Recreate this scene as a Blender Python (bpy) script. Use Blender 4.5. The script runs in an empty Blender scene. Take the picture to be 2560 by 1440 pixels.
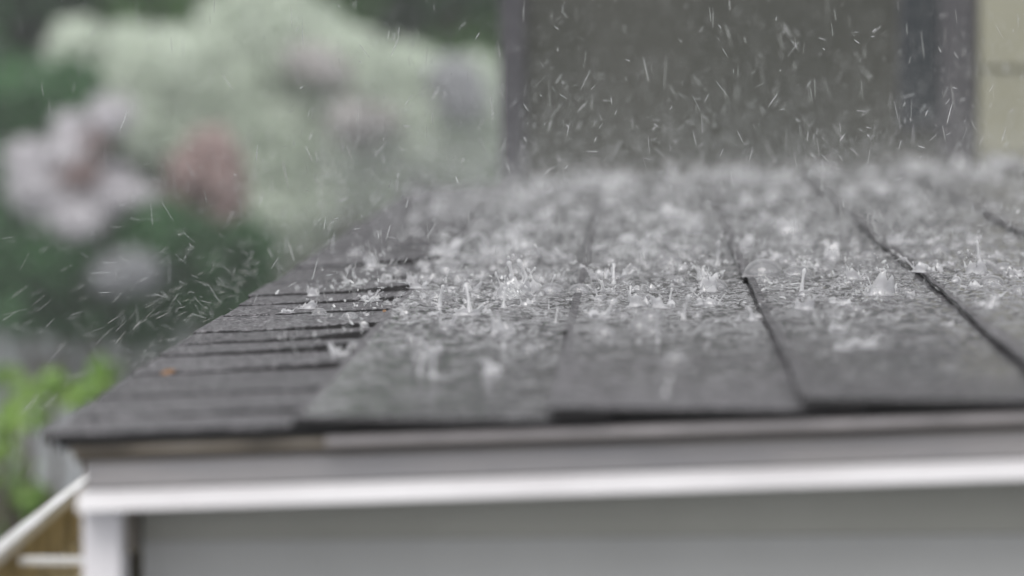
import bpy, math, random
import numpy as np
from mathutils import Vector, Matrix

R = math.radians
rng = random.Random(7)
nr = np.random.default_rng(11)
SC = bpy.context.scene
COL = SC.collection

# ------------------------------------------------------------------ camera
CAM_Z = 1.60
FPX = 10666.7                       # 150 mm lens on a 36 mm sensor, in photograph pixels
cd = bpy.data.cameras.new('camera'); cam = bpy.data.objects.new('camera', cd); COL.objects.link(cam)
cam.location = (0, 0, CAM_Z); cam.rotation_euler = (R(90 - 3.38), 0, R(1.72))
cd.lens = 150; cd.sensor_width = 36; cd.clip_start = 0.05; cd.clip_end = 500
cd.dof.use_dof = True; cd.dof.focus_distance = 3.45; cd.dof.aperture_fstop = 5.0
SC.camera = cam
SC.render.resolution_x, SC.render.resolution_y = 1024, 576
SC.cycles.use_denoising = True
SC.cycles.max_bounces = 6; SC.cycles.glossy_bounces = 3; SC.cycles.transmission_bounces = 5; SC.cycles.diffuse_bounces = 3; SC.cycles.transparent_max_bounces = 24
SC.cycles.volume_bounces = 0
SC.cycles.caustics_reflective = False
SC.cycles.sample_clamp_indirect = 6

# ------------------------------------------------------------------ overcast sky and a wide soft sun
SUN_EL, SUN_ROT = R(50), R(195)
w = bpy.data.worlds.new('World'); SC.world = w; w.use_nodes = True
nt = w.node_tree; nt.nodes.clear()
sky = nt.nodes.new('ShaderNodeTexSky'); sky.sky_type = 'NISHITA'; sky.sun_disc = False
sky.sun_elevation = SUN_EL; sky.sun_rotation = SUN_ROT; sky.air_density = 1.0; sky.dust_density = 6.0; sky.ozone_density = 1.0
hs = nt.nodes.new('ShaderNodeHueSaturation'); hs.inputs['Saturation'].default_value = 0.18
bg = nt.nodes.new('ShaderNodeBackground'); bg.inputs['Strength'].default_value = 0.12
wo = nt.nodes.new('ShaderNodeOutputWorld')
cl = nt.nodes.new('ShaderNodeMix'); cl.data_type = 'RGBA'; cl.inputs[0].default_value = 0.8      # even cloud layer over the clear sky
cl.inputs[7].default_value = (7.55, 7.6, 7.75, 1)
nt.links.new(sky.outputs[0], hs.inputs['Color']); nt.links.new(hs.outputs[0], cl.inputs[6]); nt.links.new(cl.outputs[2], bg.inputs['Color']); nt.links.new(bg.outputs[0], wo.inputs['Surface'])
sd = bpy.data.lights.new('sun', 'SUN'); sun = bpy.data.objects.new('sun', sd); COL.objects.link(sun)
sd.energy = 1.2; sd.angle = R(40); sd.color = (1.0, 0.97, 0.94)
sdir = Vector((math.sin(SUN_ROT) * math.cos(SUN_EL), math.cos(SUN_ROT) * math.cos(SUN_EL), math.sin(SUN_EL)))
sun.rotation_euler = sdir.to_track_quat('Z', 'Y').to_euler()
SC.view_settings.view_transform = 'Standard'; SC.view_settings.look = 'None'
SC.view_settings.gamma = 1; SC.view_settings.use_curve_mapping = False
SC.view_settings.exposure = 0.35

_rot = cam.rotation_euler.to_matrix()
def at(px, py, Y):
    """the point at depth Y (metres) that stands at a pixel of the 2560 wide photograph"""
    d = _rot @ Vector(((px - 1280) / FPX, -(py - 720) / FPX, -1))
    return Vector((0, 0, CAM_Z)) + d * (Y / d.y)

# ------------------------------------------------------------------ helpers
class MB:
    def __init__(s): s.v = []; s.f = []
    def add(s, vs, fs):
        b = len(s.v); s.v += [tuple(p) for p in vs]; s.f += [tuple(i + b for i in f) for f in fs]; return s
    def hexa(s, p):                       # 8 points: bottom ring 0-3, top ring 4-7
        return s.add(p, [(3, 2, 1, 0), (4, 5, 6, 7), (0, 1, 5, 4), (1, 2, 6, 5), (2, 3, 7, 6), (3, 0, 4, 7)])
    def box(s, x0, x1, y0, y1, z0, z1):
        return s.hexa([(x0, y0, z0), (x1, y0, z0), (x1, y1, z0), (x0, y1, z0), (x0, y0, z1), (x1, y0, z1), (x1, y1, z1), (x0, y1, z1)])
    def extrude(s, prof, fn, a, b):       # closed profile list of (q, r), fn(t, q, r) -> point
        n = len(prof)
        vs = [fn(a, q, r) for q, r in prof] + [fn(b, q, r) for q, r in prof]
        fs = [(i, (i + 1) % n, n + (i + 1) % n, n + i) for i in range(n)] + [tuple(range(n))[::-1], tuple(range(n, 2 * n))]
        return s.add(vs, fs)
    def tube(s, pts, rad, n=6):
        pts = [Vector(p) for p in pts]; vs = []; fs = []
        for i, p in enumerate(pts):
            t = (pts[min(i + 1, len(pts) - 1)] - pts[max(i - 1, 0)]).normalized()
            a = t.orthogonal().normalized(); b = t.cross(a)
            for k in range(n):
                an = 2 * math.pi * k / n
                vs.append(p + (a * math.cos(an) + b * math.sin(an)) * rad[i])
        for i in range(len(pts) - 1):
            for k in range(n):
                fs.append((i * n + k, i * n + (k + 1) % n, (i + 1) * n + (k + 1) % n, (i + 1) * n + k))
        fs.append(tuple(range(n))[::-1]); fs.append(tuple(range((len(pts) - 1) * n, len(pts) * n)))
        return s.add(vs, fs)
    def mesh(s, name, smooth=False):
        m = bpy.data.meshes.new(name); m.from_pydata(s.v, [], s.f); m.update()
        import bmesh
        bm = bmesh.new(); bm.from_mesh(m); bmesh.ops.recalc_face_normals(bm, faces=bm.faces); bm.to_mesh(m); bm.free()
        if smooth: m.polygons.foreach_set('use_smooth', [True] * len(m.polygons))
        return m
    def build(s, name, mat, parent=None, smooth=False, bevel=0):
        me = s.mesh(name, smooth)
        if hasattr(s, 'dark'):
            me.materials.append(mat); me.materials.append(M['edge'])
            for i in s.dark: me.polygons[i].material_index = 1
        return link(name, me, mat, parent, bevel)

def link(name, mesh, mat, parent=None, bevel=0, loc=None):
    if mat is not None and not mesh.materials: mesh.materials.append(mat)
    o = bpy.data.objects.new(name, mesh); COL.objects.link(o)
    if loc is not None: o.location = loc
    if parent is not None:
        o.parent = parent
        p = parent; tr = Vector(parent.location)
        while p.parent is not None: p = p.parent; tr += Vector(p.location)
        if loc is None: o.location = -tr          # vertices are in world space
    if bevel:
        md = o.modifiers.new('bevel', 'BEVEL'); md.width = bevel; md.segments = 2; md.limit_method = 'ANGLE'
    return o

def np_mesh(name, v, f, smooth=False):
    v = np.asarray(v, dtype=np.float32); f = np.asarray(f, dtype=np.int32); k = f.shape[1]
    m = bpy.data.meshes.new(name)
    m.vertices.add(len(v)); m.vertices.foreach_set('co', v.ravel())
    m.loops.add(f.size); m.loops.foreach_set('vertex_index', f.ravel())
    m.polygons.add(len(f)); m.polygons.foreach_set('loop_start', np.arange(0, f.size, k, dtype=np.int32))
    if smooth: m.polygons.foreach_set('use_smooth', np.ones(len(f), dtype=bool))
    m.update(calc_edges=True); m.validate()
    return m

def tag(o, label=None, cat=None, group=None, kind=None):
    if label: o['label'] = label
    if cat: o['category'] = cat
    if group: o['group'] = group
    if kind: o['kind'] = kind
    return o

def empty(name, loc, parent=None):
    o = bpy.data.objects.new(name, None); COL.objects.link(o); o.location = loc; o.empty_display_size = 0.1
    if parent: o.parent = parent
    return o

def mat(name, col, rough=0.6, spec=0.5, noise=None, col2=None, bump=None, transm=0, ior=1.45, coat=0, metal=0, detail=4.0, ramp=(0.35, 0.65), stretch=(1, 1, 1), sss=0):
    m = bpy.data.materials.new(name); m.use_nodes = True
    n = m.node_tree.nodes; l = m.node_tree.links; b = n['Principled BSDF']
    b.inputs['Base Color'].default_value = (*col, 1); b.inputs['Roughness'].default_value = rough
    b.inputs['Specular IOR Level'].default_value = spec; b.inputs['IOR'].default_value = ior
    b.inputs['Transmission Weight'].default_value = transm; b.inputs['Coat Weight'].default_value = coat; b.inputs['Metallic'].default_value = metal
    b.inputs['Coat Roughness'].default_value = 0.08
    tc = mp = None
    if noise or bump:
        tc = n.new('ShaderNodeTexCoord'); mp = n.new('ShaderNodeMapping'); mp.inputs['Scale'].default_value = stretch
        l.new(tc.outputs['Object'], mp.inputs['Vector'])
    if noise:
        t = n.new('ShaderNodeTexNoise'); t.inputs['Scale'].default_value = noise; t.inputs['Detail'].default_value = detail
        r = n.new('ShaderNodeValToRGB'); r.color_ramp.elements[0].position = ramp[0]; r.color_ramp.elements[1].position = ramp[1]
        r.color_ramp.elements[0].color = (*col, 1); r.color_ramp.elements[1].color = (*(col2 or col), 1)
        l.new(mp.outputs[0], t.inputs['Vector']); l.new(t.outputs['Fac'], r.inputs['Fac']); l.new(r.outputs['Color'], b.inputs['Base Color'])
    if bump:
        t2 = n.new('ShaderNodeTexNoise'); t2.inputs['Scale'].default_value = bump[0]; t2.inputs['Detail'].default_value = 3
        bp = n.new('ShaderNodeBump'); bp.inputs['Strength'].default_value = bump[1]; bp.inputs['Distance'].default_value = bump[2]
        l.new(mp.outputs[0], t2.inputs['Vector']); l.new(t2.outputs['Fac'], bp.inputs['Height']); l.new(bp.outputs[0], b.inputs['Normal'])
    return m

def leaf_mat(name, c1, c2, rough=0.45, thin=0.3):
    m = bpy.data.materials.new(name); m.use_nodes = True
    n = m.node_tree.nodes; l = m.node_tree.links; b = n['Principled BSDF']
    g = n.new('ShaderNodeNewGeometry'); r = n.new('ShaderNodeValToRGB')
    r.color_ramp.elements[0].color = (*c1, 1); r.color_ramp.elements[1].color = (*c2, 1)
    l.new(g.outputs['Random Per Island'], r.inputs['Fac']); l.new(r.outputs['Color'], b.inputs['Base Color'])
    b.inputs['Roughness'].default_value = rough
    tr = n.new('ShaderNodeBsdfTranslucent'); l.new(r.outputs['Color'], tr.inputs['Color'])
    mx = n.new('ShaderNodeMixShader'); mx.inputs[0].default_value = thin
    l.new(b.outputs[0], mx.inputs[1]); l.new(tr.outputs[0], mx.inputs[2]); l.new(mx.outputs[0], n['Material Output'].inputs['Surface'])
    return m

# wet asphalt shingle: dark mineral granules, water in between
def shingle_mat():
    m = bpy.data.materials.new('wet asphalt shingle'); m.use_nodes = True
    n = m.node_tree.nodes; l = m.node_tree.links; b = n['Principled BSDF']
    tc = n.new('ShaderNodeTexCoord'); oi = n.new('ShaderNodeObjectInfo')
    v = n.new('ShaderNodeTexVoronoi'); v.inputs['Scale'].default_value = 430
    l.new(tc.outputs['Object'], v.inputs['Vector'])
    big = n.new('ShaderNodeTexNoise'); big.inputs['Scale'].default_value = 26; big.inputs['Detail'].default_value = 5
    l.new(tc.outputs['Object'], big.inputs['Vector'])
    r = n.new('ShaderNodeValToRGB'); e = r.color_ramp.elements
    e[0].color = (0.013, 0.0125, 0.0145, 1); e[1].color = (0.25, 0.242, 0.258, 1); e[1].position = 0.95
    x = e.new(0.55); x.color = (0.024, 0.0233, 0.0265, 1)
    sep = n.new('ShaderNodeSeparateColor'); l.new(v.outputs['Color'], sep.inputs[0]); l.new(sep.outputs[0], r.inputs['Fac'])
    mx = n.new('ShaderNodeMix'); mx.data_type = 'RGBA'; mx.blend_type = 'MULTIPLY'; mx.inputs[0].default_value = 0.6
    r2 = n.new('ShaderNodeValToRGB'); r2.color_ramp.elements[0].position = 0.3; r2.color_ramp.elements[1].position = 0.7
    r2.color_ramp.elements[0].color = (0.55, 0.55, 0.56, 1); r2.color_ramp.elements[1].color = (1.25, 1.22, 1.2, 1)
    l.new(big.outputs['Fac'], r2.inputs['Fac']); l.new(r.outputs['Color'], mx.inputs[6]); l.new(r2.outputs['Color'], mx.inputs[7])
    hv = n.new('ShaderNodeHueSaturation'); mr = n.new('ShaderNodeMapRange'); mr.inputs['To Min'].default_value = 0.8; mr.inputs['To Max'].default_value = 1.25
    l.new(oi.outputs['Random'], mr.inputs['Value']); l.new(mr.outputs[0], hv.inputs['Value']); l.new(mx.outputs[2], hv.inputs['Color'])
    l.new(hv.outputs[0], b.inputs['Base Color'])
    rr = n.new('ShaderNodeMapRange'); rr.inputs['From Min'].default_value = 0.3; rr.inputs['From Max'].default_value = 0.7
    rr.inputs['To Min'].default_value = 0.40; rr.inputs['To Max'].default_value = 0.6
    l.new(big.outputs['Fac'], rr.inputs['Value']); l.new(rr.outputs[0], b.inputs['Roughness'])
    b.inputs['Specular IOR Level'].default_value = 0.33; b.inputs['IOR'].default_value = 1.36
    bp = n.new('ShaderNodeBump'); bp.inputs['Strength'].default_value = 0.6; bp.inputs['Distance'].default_value = 0.0018
    l.new(v.outputs['Distance'], bp.inputs['Height']); l.new(bp.outputs[0], b.inputs['Normal'])
    return m

def film_mat(name, rough=0.03, tint=(0.93, 0.95, 0.94), ior=1.33, boost=0.0, bump=None):
    """thin film of clear water: Fresnel mirror over what lies beneath"""
    m = bpy.data.materials.new(name); m.use_nodes = True
    n = m.node_tree.nodes; l = m.node_tree.links; n.remove(n['Principled BSDF'])
    fr = n.new('ShaderNodeFresnel'); fr.inputs['IOR'].default_value = ior
    tr = n.new('ShaderNodeBsdfTransparent'); tr.inputs['Color'].default_value = (*tint, 1)
    gl = n.new('ShaderNodeBsdfGlossy'); gl.inputs['Roughness'].default_value = rough
    mx = n.new('ShaderNodeMixShader')
    if boost:
        ma = n.new('ShaderNodeMath'); ma.operation = 'ADD'; ma.use_clamp = True; ma.inputs[1].default_value = boost
        l.new(fr.outputs[0], ma.inputs[0]); l.new(ma.outputs[0], mx.inputs[0])
    else: l.new(fr.outputs[0], mx.inputs[0])
    if bump:
        tc = n.new('ShaderNodeTexCoord'); t2 = n.new('ShaderNodeTexNoise'); t2.inputs['Scale'].default_value = bump[0]; t2.inputs['Detail'].default_value = 2
        bp = n.new('ShaderNodeBump'); bp.inputs['Strength'].default_value = bump[1]; bp.inputs['Distance'].default_value = bump[2]
        l.new(tc.outputs['Object'], t2.inputs['Vector']); l.new(t2.outputs['Fac'], bp.inputs['Height'])
        l.new(bp.outputs[0], gl.inputs['Normal']); l.new(bp.outputs[0], fr.inputs['Normal'])
    l.new(tr.outputs[0], mx.inputs[1]); l.new(gl.outputs[0], mx.inputs[2]); l.new(mx.outputs[0], n['Material Output'].inputs['Surface'])
    return m

def bubble_mat(name='bubble film', boost=0.05, scat=0.20, rough=0.05, bump=None):
    m = film_mat(name, rough, (0.97, 0.97, 0.98), 1.33, boost, bump)
    n = m.node_tree.nodes; l = m.node_tree.links; out = n['Material Output']; src = out.inputs['Surface'].links[0].from_socket
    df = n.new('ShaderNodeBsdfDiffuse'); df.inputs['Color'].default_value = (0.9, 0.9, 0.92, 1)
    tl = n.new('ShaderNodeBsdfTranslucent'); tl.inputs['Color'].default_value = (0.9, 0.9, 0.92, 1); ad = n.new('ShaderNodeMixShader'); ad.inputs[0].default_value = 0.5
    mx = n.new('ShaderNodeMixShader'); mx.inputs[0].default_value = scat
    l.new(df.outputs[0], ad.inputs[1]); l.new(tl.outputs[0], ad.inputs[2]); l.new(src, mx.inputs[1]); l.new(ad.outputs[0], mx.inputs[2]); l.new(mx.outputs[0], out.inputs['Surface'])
    return m

M = {}
M['shingle'] = shingle_mat()
M['edge'] = mat('cut asphalt edge', (0.014, 0.013, 0.014), 0.7)
M['deck'] = mat('dark roofing felt', (0.012, 0.012, 0.013), 0.9)
M['lip'] = mat('lit grey lip metal', (0.20, 0.19, 0.195), 0.4, noise=25, col2=(0.27, 0.255, 0.26))  # lighter grey for the lit stretches of the lip
M['lip_old'] = mat('stained tan lip', (0.165, 0.142, 0.112), 0.5, noise=22, col2=(0.24, 0.215, 0.185))
M['recess'] = mat('brown shadow line wood', (0.11, 0.09, 0.06), 0.7, noise=22, col2=(0.16, 0.13, 0.09), stretch=(1, 6, 6))  # shadow line under the lip is put into this brown
M['fascia'] = mat('grey fascia', (0.235, 0.23, 0.24), 0.45, noise=9, col2=(0.30, 0.285, 0.285), stretch=(1, 5, 5))  # darker base tone than the white trim below
M['white'] = mat('white painted trim', (0.56, 0.545, 0.56), 0.35, noise=8, col2=(0.67, 0.66, 0.675))
M['post'] = mat('white painted corner post', (0.70, 0.68, 0.71), 0.45, noise=12, col2=(0.78, 0.76, 0.78))
M['wall'] = mat('grey olive wall paint with eave shade', (0.38, 0.375, 0.335), 0.6, noise=5, col2=(0.46, 0.455, 0.41))  # darker tone carries the shade under the eave
M['siding'] = mat('grey siding paint', (0.43, 0.43, 0.42), 0.55, noise=5, col2=(0.50, 0.50, 0.49))  # lighter tone for the boards below the eave shade
M['gutter'] = mat('white gutter enamel', (0.70, 0.70, 0.71), 0.35, noise=20, col2=(0.60, 0.60, 0.58))
M['gutter_in'] = mat('dirty tan gutter lining', (0.58, 0.50, 0.31), 0.7, noise=45, col2=(0.34, 0.28, 0.16), bump=(120, 0.5, 0.002))
M['brown'] = mat('dark brown stained wall', (0.042, 0.045, 0.037), 0.6, noise=3.2, col2=(0.064, 0.065, 0.056), stretch=(1, 1, 0.5))
M['board_dark'] = mat('dark grey corner board', (0.060, 0.058, 0.066), 0.55)
M['pane'] = mat('dark window glass', (0.040, 0.046, 0.052), 0.4, 0.3)
M['trim_grey'] = mat('grey window trim', (0.10, 0.098, 0.108), 0.5)
M['beige'] = mat('beige lap siding', (0.27, 0.265, 0.20), 0.55, noise=6, col2=(0.30, 0.295, 0.225))
M['eave'] = mat('house eave', (0.5, 0.5, 0.48), 0.6)
M['houseroof'] = mat('house roof', (0.06, 0.06, 0.065), 0.7)
M['ground'] = mat('wet grey gravel drive', (0.17, 0.18, 0.19), 0.4, noise=1.3, col2=(0.24, 0.25, 0.26), bump=(60, 0.4, 0.01))
M['water'] = bubble_mat('rain water film with white sheen mixed in', 0.03, 0.085, 0.045, (90, 0.45, 0.0018))  # white diffuse mixed in for brightness the sky reflection lacks
M['bubble'] = bubble_mat()
M['splash'] = bubble_mat('splashing water', 0.2, 0.56)
M['rain'] = mat('rain drops', (0.95, 0.96, 0.97), 0.08, 0.5, transm=0.82, ior=1.33)
M['spray'] = mat('spray droplets', (0.95, 0.96, 0.97), 0.1, 0.5, transm=0.62, ior=1.33)
M['foam'] = bubble_mat('broken splash water', 0.2, 0.34)
M['bark'] = mat('wet bark', (0.045, 0.035, 0.026), 0.7, noise=14, col2=(0.09, 0.07, 0.05))
M['leaf_dark'] = leaf_mat('dark green leaves', (0.030, 0.095, 0.034), (0.075, 0.205, 0.070))
M['leaf_mid'] = leaf_mat('mid green leaves', (0.045, 0.125, 0.022), (0.10, 0.25, 0.045))
M['leaf_sage'] = leaf_mat('pale sage leaves', (0.74, 0.80, 0.71), (0.78, 0.84, 0.75), 0.7, 0.5)
M['leaf_lime'] = leaf_mat('lime green leaves', (0.20, 0.37, 0.07), (0.40, 0.58, 0.17))
M['leaf_orange'] = leaf_mat('orange dead leaf', (0.30, 0.15, 0.06), (0.34, 0.18, 0.07))
for nm, c in (('white', (0.74, 0.72, 0.75)), ('pink', (0.46, 0.35, 0.335)), ('lavender', (0.44, 0.45, 0.47)), ('sage', (0.56, 0.62, 0.53)), ('cream', (0.58, 0.56, 0.55))):
    M['fl_' + nm] = leaf_mat(nm + ' petals', tuple(x * 0.85 for x in c), tuple(min(1, x * 1.1) for x in c), 0.6)

# ------------------------------------------------------------------ ground
g = MB().add([(-60, -30, 0), (60, -30, 0), (60, 110, 0), (-60, 110, 0)], [(0, 1, 2, 3)]).build('ground', M['ground'])
tag(g, 'wet grey gravel ground around the garden shed', 'ground', kind='structure')

# ------------------------------------------------------------------ the little building with the wet roof
Y0, Y1 = 2.40, 6.42
P0 = at(100, 1109, Y0)
TILT = R(2.15); CT, ST = math.cos(TILT), math.sin(TILT)
def rf(u, v, wz):                    # roof frame: u up the slope, v into depth, wz off the deck
    return (P0.x + u * CT - wz * ST, v, P0.z + u * ST + wz * CT)
mm = 0.001
EXPO = 0.144
NC = 8                               # courses to the right of the eave course
U_END = EXPO * (NC + 1)

shed = empty('garden_shed', (P0.x + 0.4, 4.4, 0))
tag(shed, 'low shed with wet dark shingle roof, white trim and grey wall', 'shed')

def slab(u0, u1, v0, v1, w0, w1):
    return [rf(u0, v0, w0), rf(u1, v0, w0), rf(u1, v1, w0), rf(u0, v1, w0), rf(u0, v0, w1), rf(u1, v0, w1), rf(u1, v1, w1), rf(u0, v1, w1)]
roof = MB().hexa(slab(0.008, U_END, Y0 + 0.012, Y1 - 0.01, -5 * mm, -0.4 * mm)).build('roof', M['deck'], shed)

# upslope courses: level shingles, each lapping over the one below
def shingle_piece(k, v0, v1, jit, lift):
    u0 = EXPO * k + jit; u1 = EXPO * (k + 1) + 0.035
    n = max(4, int((v1 - v0) / 0.09))
    top, bot = [], []
    mb = MB(); vs = []; th = 3.4 * mm
    def wl(u): return (10.2 + lift - 6.6 * (u - EXPO * k) / EXPO) * mm
    ul = [u0 + rng.uniform(-1.3, 1.3) * mm for _ in range(n + 1)]
    rows = []
    for i in range(n + 1):
        v = v0 + (v1 - v0) * i / n
        um = u0 + 0.5 * (u1 - u0)
        sag = rng.uniform(-0.35, 0.35) * mm
        ring = [rf(ul[i], v, wl(ul[i]) - th), rf(ul[i], v, wl(ul[i]) - 0.6 * mm), rf(ul[i] + 0.9 * mm, v, wl(ul[i])),
                rf(um, v, wl(um) + sag), rf(u1, v, wl(u1)), rf(u1, v, wl(u1) - 1.5 * mm), rf(um, v, wl(um) - th + sag)]
        rows.append(ring)
    m_ = len(rows[0]); vs = [p for r_ in rows for p in r_]; fs = []
    for i in range(n):
        for j in range(m_):
            fs.append((i * m_ + j, i * m_ + (j + 1) % m_, (i + 1) * m_ + (j + 1) % m_, (i + 1) * m_ + j))
    fs.append(tuple(range(m_))); fs.append(tuple(range(n * m_, (n + 1) * m_))[::-1])
    mb.dark = [i for i in range(len(fs)) if (i < n * m_ and i % m_ in (0, 5, 6)) or i >= n * m_]
    return mb.add(vs, fs)
for k in range(1, NC + 1):
    v = Y0; first = True
    while v < Y1 - 0.02:
        ln = rng.uniform(0.55, 1.0) if not first else rng.uniform(0.3, 0.9)
        v2 = min(Y1, v + ln)
        if Y1 - v2 < 0.2: v2 = Y1
        shingle_piece(k, v, v2 - 1.2 * mm, rng.uniform(-3.0, 2.55) * mm if not first else 0, rng.uniform(-0.4, 0.5)).build('shingle', M['shingle'], roof)
        v = v2; first = False

# eave course at the left: short tabs whose near edges are proud towards the course above
def tab_piece(v0, v1, wl, wr, th):
    nseg = 7; mb = MB(); rows = []
    uL = rng.uniform(-2.5, 2.5) * mm; uR = EXPO - 1.5 * mm
    uE = EXPO + 0.0
    for i in range(nseg + 1):
        t = i / nseg; u = uL + (uR - uL) * t
        jv = rng.uniform(-4.0, 4.0) * mm
        wn = wl + (wr - wl) * t ** 2.0 + rng.uniform(-0.35, 0.35) * mm; wf = 3.0 * mm
        rows.append([rf(u, v0 + jv, wn - th), rf(u, v0 + jv, wn - 0.5 * mm), rf(u, v0 + jv + 1.0 * mm, wn), rf(u, v1, wf), rf(u, v1, wf - 2.2 * mm)])
    m_ = 5; vs = [p for r_ in rows for p in r_]; fs = []
    for i in range(nseg):
        for j in range(m_):
            fs.append((i * m_ + j, i * m_ + (j + 1) % m_, (i + 1) * m_ + (j + 1) % m_, (i + 1) * m_ + j))
    fs.append(tuple(range(m_))); fs.append(tuple(range(nseg * m_, (nseg + 1) * m_))[::-1])
    mb.dark = [i for i in range(len(fs)) if (i < nseg * m_ and i % m_ in (0, 3, 4)) or i >= nseg * m_]
    return mb.add(vs, fs)
# joints read off the photograph (rows of the dark joints), then carried on at the same spacing
rows_px = [1022, 968, 912, 868, 840, 812, 770, 745, 722, 690, 652]
joints = [(P0.z - CAM_Z) * 1.0]
def depth_of_row(py):                # depth at which the eave course lies on image row py
    lo, hi = 2.0, 9.0
    for _ in range(50):
        md = (lo + hi) / 2; z = P0.z + 0.12 * ST + 0.006
        # row of a point at that depth
        q = _rot.transposed() @ (Vector((P0.x + 0.12, md, z)) - Vector((0, 0, CAM_Z)))
        row = 720 - FPX * q.y / (-q.z)
        if row > py: lo = md
        else: hi = md
    return md
jv = [Y0] + [depth_of_row(p) for p in rows_px]
while jv[-1] < Y1 - 0.25: jv.append(jv[-1] + rng.uniform(0.12, 0.24))
jv.append(Y1)
deep = {1022: 1.6, 968: 0.7, 912: 2.4, 868: 3.8, 840: 3.2, 812: 2.6, 770: 0.6, 745: 1.8, 722: 3.4, 690: 1.0, 652: 4.6}
for i in range(len(jv) - 1):
    d = 1.5 * deep.get(rows_px[i - 1], 1.0) if 0 < i <= len(rows_px) else (0.0 if i == 0 else rng.uniform(0.3, 2.6))
    tab_piece(jv[i], min(Y1, jv[i + 1] + 0.02), *((5.6 * mm, 6.2 * mm, 5.0 * mm) if i == 0 else ((3.9 + d * 0.15) * mm, (4.6 + d) * mm, 3.0 * mm + d * mm))).build('shingle', M['shingle'], roof)
# starter strip beneath the tabs: the black edge at the eave
MB().hexa(slab(0.004, EXPO + 0.03, Y0 + 0.002, Y1 - 0.004, -0.2 * mm, 2.2 * mm)).build('starter_strip', M['deck'], roof)

# front trim, one profile under the other (q = depth, r = height off the deck)
def strip(name, m, u0, u1, prof, parent, bevel=0):
    return MB().extrude(prof, lambda t, q, r: rf(t, Y0 + q, r * mm), u0, u1).build(name, m, parent, bevel=bevel)
trim = strip('recess_board', M['recess'], 0.018, U_END, [(0.0258, -0.6), (0.013, -13), (0.05, -13), (0.05, -0.6)], shed)
flash = strip('drip_edge', M['lip_old'], 0.016, 0.19, [(0.007, -2.6), (0.003, -6.6), (0.005, -7.6), (0.0255, -7.6), (0.0255, -2.6)], shed, bevel=0.0004)
starts = [0.162, 0.335, 0.481, 0.64, 0.80, 0.97, 1.13, U_END]  # separate grey pieces stand for lit stretches of the drip-edge lip
for i in range(len(starts) - 1):
    pr = 0.0015 * (1 + (i % 2)); up = 0.4 + 0.15 * i
    strip('lit_lip_piece', M['lip'], starts[i], starts[i + 1] + (0.0 if i == len(starts) - 2 else 0.006 * ((i % 2) == 0)),
          [(0.005 - pr, -2.3), (0.001 - pr, -6.2 + up * 0.15), (0.0025 - pr, -7.5), (0.0252, -7.5), (0.0252, -2.3)], flash, bevel=0.0004)
fas = strip('fascia', M['fascia'], 0.0235, U_END, [(0.010, -12.8), (0.010, -28.0), (0.05, -28.0), (0.05, -12.8)], shed, bevel=0.0006)
lipw = strip('white_trim', M['white'], 0.019, U_END, [(0.009, -29.2), (-0.002, -38.4), (-0.002, -39.8), (0.006, -40.4), (0.05, -40.4), (0.05, -28.2)], shed, bevel=0.0008)
# eave board on the left side of the roof, tan where water runs over it
MB().extrude([(0.010, -0.8), (0.016, -9), (0.030, -22), (0.030, -70), (0.045, -70), (0.045, -0.8)], lambda t, q, r: rf(q, t, r * mm), Y0 + 0.052, Y1 - 0.02).build('eave_board', M['lip_old'], shed)

# wall, corner post
zf = rf(0.3, 0, -41.4 * mm)[2]
xr = rf(U_END, 0, 0)[0]
pL = at(205, 1300, 2.425).x; pR = at(300, 1300, 2.425).x
MB().box(pL, pR, 2.425, 2.47, 0.0, rf(0.03, 0, -42 * mm)[2]).build('corner_post', M['post'], shed, bevel=0.0015)
wall = MB().box(pR + 0.008, xr - 0.03, 2.50, Y1 - 0.06, 0.0, P0.z - 0.10).build('wall', M['wall'], shed)
MB().box(pL + 0.004, pR + 0.012, 2.4705, 2.56, 0.0, P0.z - 0.10).build('shadow_return', M['deck'], shed)  # near-black strip stands for the shadow beside the post
zt = P0.z - 0.012
# frieze board with the eave shade put into its darker colour, then lighter lap boards
MB().hexa([(pR + 0.0065, 2.478, P0.z - 0.064), (xr - 0.03, 2.478, P0.z - 0.050), (xr - 0.03, 2.499, P0.z - 0.050), (pR + 0.0065, 2.499, P0.z - 0.064),
           (pR + 0.0065, 2.478, P0.z - 0.034), (xr - 0.03, 2.478, P0.z + 0.0), (xr - 0.03, 2.499, P0.z + 0.0), (pR + 0.0065, 2.499, P0.z - 0.034)]).build('shaded_frieze', M['wall'], wall)
zb = P0.z - 0.0635
for i in range(11):
    a, b = zb - 0.115 * (i + 1), zb - 0.115 * i
    y0 = 2.4768
    MB().hexa([(pR + 0.0066, y0 - 0.001, a), (xr - 0.031, y0 - 0.001, a), (xr - 0.031, 2.4985, a), (pR + 0.0066, 2.4985, a),
               (pR + 0.0066, y0, b - 0.0006), (xr - 0.031, y0, b - 0.0006 + 0.0132 * (i == 0)), (xr - 0.031, 2.4775, b + 0.0132 * (i == 0) - 0.0005), (pR + 0.0066, 2.4775, b - 0.0005)]).build('siding_board', M['siding'], wall)

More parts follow.
